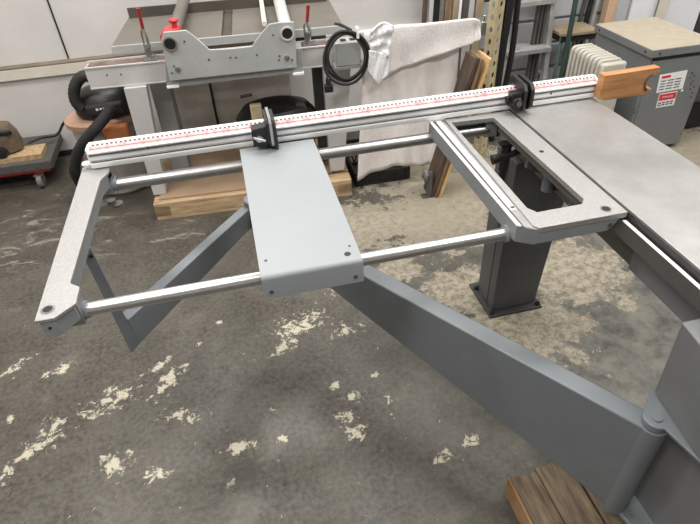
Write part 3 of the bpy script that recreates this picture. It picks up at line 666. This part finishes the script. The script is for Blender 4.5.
# slotted post
pb_ = onz(479,160,0); 
po = thing('slotted_post','cream slotted steel rack post standing behind the leaning boards','post',(pb_.x,pb_.y,0))
def perf(w_, h_, n_, o, ux, uy):
    m = MB(); ch = h_/n_
    for k in range(n_):
        z0 = k*ch; cxh, czh = w_*.5, z0+ch*.5; K = 8
        sq = []
        for i in range(K):
            a = 2*PI*i/K+PI/8
            c, s = math.cos(a), math.sin(a); sc_ = 1/max(abs(c), abs(s)); sq.append((cxh+c*sc_*w_/2, czh+s*sc_*ch/2))
        cir = [(cxh+w_*.20*math.cos(2*PI*i/K+PI/8), czh+ch*.26*math.sin(2*PI*i/K+PI/8)) for i in range(K)]
        T = lambda q: m._v((o[0]+ux[0]*q[0], o[1]+ux[1]*q[0], q[1]))
        A = [T(q) for q in sq]; B = [T(q) for q in cir]
        for i in range(K): j = (i+1) % K; m.bm.faces.new([A[i],A[j],B[j],B[i]])
        cs = [(w_,z0+ch),(0,z0+ch),(0,z0),(w_,z0)]
        for q in cs:
            near = sorted(range(K), key=lambda i: (sq[i][0]-q[0])**2+(sq[i][1]-q[1])**2)[:2]
            m.bm.faces.new([T(q), A[near[0]], A[near[1]]])
    bmesh.ops.remove_doubles(m.bm, verts=m.bm.verts, dist=1e-5)
    return m
o_ = (pb_.x+.002, pb_.y)
perf(.044, 1.92, 32, o_, (-.82,.57), 0).build('flange','post_paint',po,solid=.003,smooth=False)
perf(.050, 1.92, 32, o_, (.92,.38), 0).build('flange','post_paint',po,solid=.003,smooth=False)
# black hoses
lab = ['black hose, nearest of the bundle beside the slotted post','black hose, second of the bundle beside the slotted post','black hose, third of the bundle beside the slotted post','black hose, right one of the bundle beside the ladder']
for k in range(4):
    Yk = 2.92+.055*(k % 2); fx = [(484,96),(490,95),(497,94),(504,92)][k]; tx = [(500,0),(506,0),(512,0),(518,0)][k]
    b0, m0, t0 = aty(fx[0],fx[1],Yk), aty((fx[0]+tx[0])/2+(1.5 if k%2 else -1),48,Yk+.02), aty(tx[0],tx[1],Yk+.03)
    dzb = b0.z; down = b0 + (b0-m0)*(dzb/(m0.z-b0.z)) ; down.z = .03
    up = t0+(t0-m0)*.9
    o = MB().tube([(down.x+.01,down.y,.002),(down.x,down.y,.08),b0,m0,t0,up],.0175,12,8).build('rubber_hose','black',off=(down.x,down.y,0))
    tag(o,lab[k],'hose','black hoses hanging by the ladder')
# ladder
YL = 3.30
ld = thing('step_ladder','aluminium folding step ladder with ribbed treads beside the black hoses','ladder',(2.0,YL,0))
def xr(px_, py_, Y): return aty(px_, py_, Y).x
xa, xb_ = xr(505,40,YL), xr(547,40,YL)
for x in (xa, xb_): MB().hexa([(x-.02,YL-.10,0),(x+.012,YL-.10,0),(x+.012,YL-.05,0),(x-.02,YL-.05,0)],[(x-.02,YL+.15,1.8),(x+.012,YL+.15,1.8),(x+.012,YL+.20,1.8),(x-.02,YL+.20,1.8)]).build('front_rail','ladder_alu',ld,bevel=.002)
zs = [aty(530,49,YL).z+.02]; zs = [zs[0]-.28, zs[0], zs[0]+.285, zs[0]+.57, zs[0]+.85]
for z in zs:
    if z < .05: z = .1
    yo = YL-.10+.25*z/1.8
    st = MB().box((xa,yo-.03,z-.03),(xb_,yo+.11,z)).build('tread','ladder_alu',ld,bevel=.002)
    mm = MB()
    for j in range(7): mm.box((xa+.01,yo-.026+j*.019,z),(xb_-.01,yo-.019+j*.019,z+.003))
    mm.build('tread_ribs','ladder_alu',st)
xc = xr(560,40,YL)
MB().hexa([(xc-.012,YL+.16,0),(xc+.012,YL+.16,0),(xc+.012,YL+.19,0),(xc-.012,YL+.19,0)],[(xc-.012,YL+.21,1.75),(xc+.012,YL+.21,1.75),(xc+.012,YL+.24,1.75),(xc-.012,YL+.24,1.75)]).build('rear_rail','ladder_alu',ld,bevel=.002)
for z in (.12,.40,.68,.96):
    MB().cyl((xb_-.0,YL+.0+.1*z,z+.12),(xc,YL+.19,z),.008).box((xb_+.01,YL+.17,z-.055),(xc-.012,YL+.185,z-.02)).build('brace','ladder_alu',ld)
# dark inner ladder parts
for k in range(3): MB().box((xb_-.10+k*.026,YL-.0,0),(xb_-.086+k*.026,YL+.03,1.6)).build('side_channel','rail_metal',ld)
# shelving boards behind ladder
for k,(z0,z1) in enumerate(((.02,.17),(.19,.34),(.36,.50),(.52,.66),(.68,.82),(.84,.98))):
    o = MB().box((1.55,WY-.045-.004*(k%2),z0),(2.75,WY-.021,z1)).build('wall_board','gray_sheet',off=(2.1,WY-.04,z0),bevel=.003)
    tag(o,['grey horizontal wall board at floor level','grey horizontal wall board, second from the floor','grey horizontal wall board, third from the floor','grey horizontal wall board, fourth from the floor','grey horizontal wall board, fifth from the floor','grey horizontal wall board, topmost'][k]+' behind the ladder','board','grey wall boards behind the ladder')
# stool
sz = .50; s0, s1_ = onz(557,34,sz), onz(597,30,sz); sb0, sb1 = onz(558,24,sz), onz(592,19,sz)
stl = thing('shop_stool','old stool with brown wooden seat and green metal legs behind the heater','stool',((s0.x+s1_.x)/2,(s0.y+sb0.y)/2,0))
sx0, sx1, sy0, sy1 = 2.12, 2.39, 3.23, 3.43
MB().prism([(sx0+.03,sy0),(sx1-.03,sy0),(sx1,sy0+.03),(sx1,sy1),(sx0,sy1),(sx0,sy0+.03)],'z',sz-.022,sz).build('seat','seat_wood',stl,bevel=.004)
for x,y in ((sx0+.02,sy0+.03),(sx1-.03,sy0+.03),(sx0+.02,sy1-.03),(sx1-.03,sy1-.03)): MB().cyl((x,y,0),(x,y,sz-.022),.012).build('leg','green_light',stl)
MB().box((sx0+.01,sy0+.015,sz-.06),(sx1-.01,sy1-.015,sz-.022)).build('apron','black_rough',stl)
g1 = aty(575.5,10,sy0-.06); gp = MB().cyl((g1.x,sy0-.06,0),(g1.x,sy0-.02,1.7),.016).cyl((g1.x,sy0-.06,0),(g1.x,sy0-.06,.02),.03).build('green_pole','green_metal',off=(g1.x,sy0-.06,0)); tag(gp,'dark green metal pole standing upright before the brown stool','pole')
# assorted stock standing behind stool
for (pa,w_,m_,lb) in ((582,.02,'rail_metal','thin dark steel bar upright behind the stool'),(588,.03,'black','black bar leaning upright left of the wood stud'),(594,.025,'ladder_alu','narrow pale metal bar right behind the stool')):
    x = xr(pa,10,3.50); o = MB().hexa([(x-.06,3.45,0),(x-.06+w_,3.45,0),(x-.06+w_,3.47,0),(x-.06,3.47,0)],[(x+.05,3.51,1.5),(x+.05+w_,3.51,1.5),(x+.05+w_,3.53,1.5),(x+.05,3.53,1.5)]).build('stock_bar',m_,off=(x,3.46,0)); tag(o,lb,'bar','metal bars behind the stool')
# upright boards behind the towel
spec = [(427,.028,'wood_dark','dark brown board, leftmost upright behind the towels'),(433,.028,'gray_sheet','pale grey narrow strip upright behind the towels'),(438,.035,'black','black strip upright behind the towels'),(443.5,.03,'rubber_gray','grey-brown strip upright behind the towels'),(449,.045,'wood_mid','wide brown board upright behind the towels'),(457,.035,'seat_wood','tan board upright behind the towels'),(463,.018,'white_sheet','thin white strip upright behind the towels'),(467,.04,'rail_metal','dark steel plate upright behind the towels'),(473,.035,'gray_sheet','light grey channel upright behind the towels'),(480,.05,'seat_wood','tan plank upright just left of the slotted post')]
for i,(pa,w_,m_,lb) in enumerate(spec):
    x = xr(pa,8,3.40); o = MB().hexa([(x-.05,3.38,0),(x-.05+w_,3.38,0),(x-.05+w_,3.40,0),(x-.05,3.40,0)],[(x+.04,3.50,1.7),(x+.04+w_,3.50,1.7),(x+.04+w_,3.52,1.7),(x+.04,3.52,1.7)]).build('upright_strip',m_,off=(x,3.40,0),bevel=.002)
    tag(o,lb,'board','stock strips standing behind the towels')
# radiator heater
hx, hy = 1.958, 2.62
hr = thing('oil_heater','cream oil-filled column heater standing beside the grey cabinet','heater',(hx,hy,0))
for i in range(8):
    y = 2.50+i*.036; pr_ = []
    for a in range(0,91,15): pr_.append((hx-.07+.03-.03*math.cos(math.radians(a)), .59-.03+.03*math.sin(math.radians(a))))
    for a in range(90,-1,-15): pr_.append((hx+.075-.03+.03*math.cos(math.radians(a)), .59-.03+.03*math.sin(math.radians(a))))
    MB().prism(pr_+[(hx+.075,.08),(hx-.07,.08)],'y',y,y+.021).build('fin','heater',hr,bevel=.007)
MB().cyl((hx,2.50,.53),(hx,2.78,.53),.028).cyl((hx,2.50,.13),(hx,2.78,.13),.028).build('core_tube','heater',hr)
MB().box((hx-.07,2.46,.08),(hx+.075,2.495,.58)).build('control_end','heater',hr,bevel=.012)
for y in (2.53,2.73): MB().box((hx-.11,y,0),(hx+.11,y+.03,.03)).box((hx-.03,y+.01,.03),(hx+.03,y+.02,.1)).build('foot','rubber_gray',hr)
# ================================================================ CABINET
ca = thing('metal_cabinet','grey steel machine cabinet with beige top and warning stickers, upper right','cabinet',(2.38,2.75,0))
X_0,X_1,Y_0,Y_1,ZT = 2.168,2.575,2.465,2.985,.62
MB().box((X_0+.012,Y_0+.015,.02),(X_1-.01,Y_1-.01,.585)).build('body','cab_side',ca,bevel=.003)
MB().box((X_0,Y_0,.578),(X_1,Y_1,ZT-.002)).build('lid','cab_side',ca,bevel=.002)
MB().box((X_0+.002,Y_0+.002,ZT-.002),(X_1-.002,Y_1-.002,ZT)).build('lid_top','cab_top',ca)
fd = MB().box((X_0+.03,Y_0+.008,.03),(X_1-.02,Y_0+.016,.555)).build('front_door','cab_side',ca,bevel=.002)
MB().box((X_0+.03,Y_0+.010,.558),(X_1-.02,Y_0+.018,.576)).build('shadow_gap','black',ca)
for x,y in ((X_0+.03,Y_0+.04),(X_1-.06,Y_0+.04),(X_0+.03,Y_1-.08),(X_1-.06,Y_1-.08)): MB().box((x,y,0),(x+.03,y+.03,.02)).build('foot','black',ca)
for a in ((644,50),(657,53.5),(589,-1)): pass
MB().cyl((X_0-.002,Y_0+.05,.598),(X_0+.001,Y_0+.05,.598),.006).cyl((X_0-.002,Y_1-.05,.598),(X_0+.001,Y_1-.05,.598),.006).cyl((X_0+.05,Y_0-.002,.598),(X_0+.05,Y_0+.001,.598),.006).build('screw','black',ca)
Yf = Y_0+.008
def fpt(px_,py_): p = aty(px_,py_,Yf); return (p.x,p.z)
def lab_(pts, nm, m_, d, par=fd): return MB().prism([fpt(*p) for p in pts],'y',Yf-d,Yf-d+.0012).build(nm,m_,par,smooth=False)
w1 = lab_([(660,75),(687.5,70),(682.5,88.5),(656,93)],'notice_sticker','label_white',.0012)
lab_([(662,76.2),(671,74.6),(670.5,77),(661.4,78.7)],'sticker_heading','label_red',.0022,w1)
for i in range(4):
    y = 80+i*2.8; s_ = -i*.8
    for (a,b) in ((661,666),(667.5,674),(675.5,681.5)):
        lab_([(a+s_,y+.9-(a-661)*.17),(b+s_,y+.9-(b-661)*.17),(b+s_-.2,y+1.9-(b-661)*.17),(a+s_-.2,y+1.9-(a-661)*.17)],'sticker_text','label_ink',.0022,w1)
w2 = lab_([(659.5,94),(677.5,91),(673.5,105),(655.5,108)],'danger_sticker','label_white',.0012)
w3 = lab_([(659.8,94.6),(676.8,91.8),(675,98.2),(658,101)],'danger_panel','label_red',.0018,w2)
cu = bpy.data.curves.new('t','FONT'); cu.body = 'DANGER'; cu.size = .03; cu.align_x = 'CENTER'; cu.align_y = 'CENTER'
to = bpy.data.objects.new('t',cu); col.objects.link(to); bpy.context.view_layer.update()
tme = bpy.data.meshes.new_from_object(to.evaluated_get(bpy.context.evaluated_depsgraph_get())); bpy.data.objects.remove(to)
c_ = fpt(667.3,96.4); xs = [v.co.x for v in tme.vertices]; sc_ = .068/(max(xs)-min(xs))
RT = Matrix.Translation(Vector((c_[0],Yf-.0028,c_[1]))-Vector(ca.location)) @ Matrix.Rotation(math.radians(0),4,'Y') @ Matrix.Rotation(PI/2,4,'X') @ Matrix.Scale(sc_,4)
tme.transform(RT); tme.materials.append(M['label_white']); dt = bpy.data.objects.new('danger_lettering',tme); col.objects.link(dt); dt.parent = w2
for i in range(2):
    for k in range(4): lab_([(658+k*4-i*.8,102.6+i*2.3-k*.7),(661+k*4-i*.8,102.1+i*2.3-k*.7),(660.8+k*4-i*.8,103.4+i*2.3-k*.7),(657.8+k*4-i*.8,103.9+i*2.3-k*.7)],'sticker_text','label_ink',.0022,w2)
p = fpt(682,90.5); MB().cyl((p[0],Yf-.002,p[1]),(p[0],Yf,p[1]),.007).build('round_sticker','label_white',fd)
kx = MB()
for i,(a,b) in enumerate(((692,73),(694,76),(690,78),(693,81),(691,84),(694,87),(690,89),(692,93),(691,97),(634.5,109.5),(634,112.5),(680.5,134))):
    p = fpt(a,b); kx.cyl((p[0],Yf-.0012,p[1]),(p[0],Yf,p[1]),.0045,n=8)
kx.build('knockout','black',fd)
# black tub right of the cabinet
bt_ = thing('black_tub','black plastic tub on the floor right of the grey cabinet','tub',(2.9,2.85,0))
MB().hexa([(2.74,2.66,0),(3.10,2.66,0),(3.10,3.0,0),(2.74,3.0,0)],[(2.70,2.62,.20),(3.14,2.62,.20),(3.14,3.04,.20),(2.70,3.04,.20)]).build('tub_wall','black',bt_,bevel=.02)
MB().box((2.69,2.61,.20),(3.15,3.05,.215)).build('lid','black_rough',bt_,bevel=.006)
# white panels and stud behind the cabinet
x0s = xr(598.5,12,3.50); x1s = xr(606,12,3.50)
o = MB().box((x0s+.02,3.44,0),(x1s+.03,3.50,1.5)).build('wood_stud','stud',off=(x0s,3.46,0),bevel=.002); tag(o,'bare pinkish timber stud standing left of the white panels','stud')
xs_ = [x1s+.035, xr(622,14,3.5), xr(648,8,3.5), xr(655,8,3.5), xr(694,12,3.5)]
def pan(xa_,xb2,m_,lb,y,sk_=.0,wd=.018):
    o = MB().hexa([(xa_-sk_,y-.06,0),(xb2-sk_,y-.06,0),(xb2-sk_,y-.06+wd,0),(xa_-sk_,y-.06+wd,0)],[(xa_+sk_,y,1.5),(xb2+sk_,y,1.5),(xb2+sk_,y+wd,1.5),(xa_+sk_,y+wd,1.5)]).build('sheet_panel',m_,off=((xa_+xb2)/2,y,0),bevel=.001); tag(o,lb,'panel','sheet panels behind the cabinet')
pan(xs_[0],xs_[1]+.03,'gray_sheet','light grey sheet panel right beside the timber stud',3.50)
pan(xs_[1]+.02,xs_[2]+.02,'white_sheet','bright white sheet panel in the middle behind the cabinet',3.47,.03)
pan(xs_[2],xs_[3],'ledge_cream','narrow cream strip between two white panels',3.41,.03,.03)
pan(xs_[3]+.01,xs_[4],'white_sheet','wide bright white sheet panel at the right behind the cabinet',3.48,.03)
pan(xs_[4]+.01,xs_[4]+.5,'dark_metal','dark sheet panel at the far right edge behind the cabinet',3.5)
# ================================================================ LIGHTS
LP = [(-1.4,1.7),(1.1,2.0),(-1.0,-.2),(1.7,.1),(3.2,1.6),(-.2,3.1)]
for i,(x,y) in enumerate(LP):
    t = thing('ceiling_light','fluorescent ceiling light fixture high above the workshop','light',(x,y,CZ-.08),'ceiling lights')
    MB().box((x-.65,y-.13,CZ-.06),(x+.65,y+.13,CZ-.001)).build('housing','ceiling_paint',t)
    MB().box((x-.62,y-.11,CZ-.075),(x+.62,y+.11,CZ-.06)).build('diffuser','lamp',t)
    l = bpy.data.lights.new('ceiling_lamp','AREA'); l.shape = 'RECTANGLE'; l.size = 1.3; l.size_y = .35; l.energy = 60 if y < .5 else 46; l.color = (1,.97,.93)
    lo = bpy.data.objects.new('ceiling_lamp',l); lo.location = (x,y,CZ-.085); col.objects.link(lo)
wd_ = bpy.data.worlds.new('w'); bpy.context.scene.world = wd_; wd_.use_nodes = True
wd_.node_tree.nodes['Background'].inputs[0].default_value = (.9,.95,1,1); wd_.node_tree.nodes['Background'].inputs[1].default_value = .15
# ================================================================ CAMERA
cam = bpy.data.cameras.new('camera'); co_ = bpy.data.objects.new('camera',cam); col.objects.link(co_)
cam.sensor_width = 36; cam.lens = FPX/700*36; cam.clip_start = .02
R_ = Matrix((rt, -dn, -fw)).transposed().to_4x4(); co_.matrix_world = Matrix.Translation(EYE) @ R_
bpy.context.scene.camera = co_
vs = bpy.context.scene.view_settings
vs.view_transform = 'Standard'; vs.look = 'None'; vs.exposure = -.2; vs.gamma = 1; vs.use_curve_mapping = False
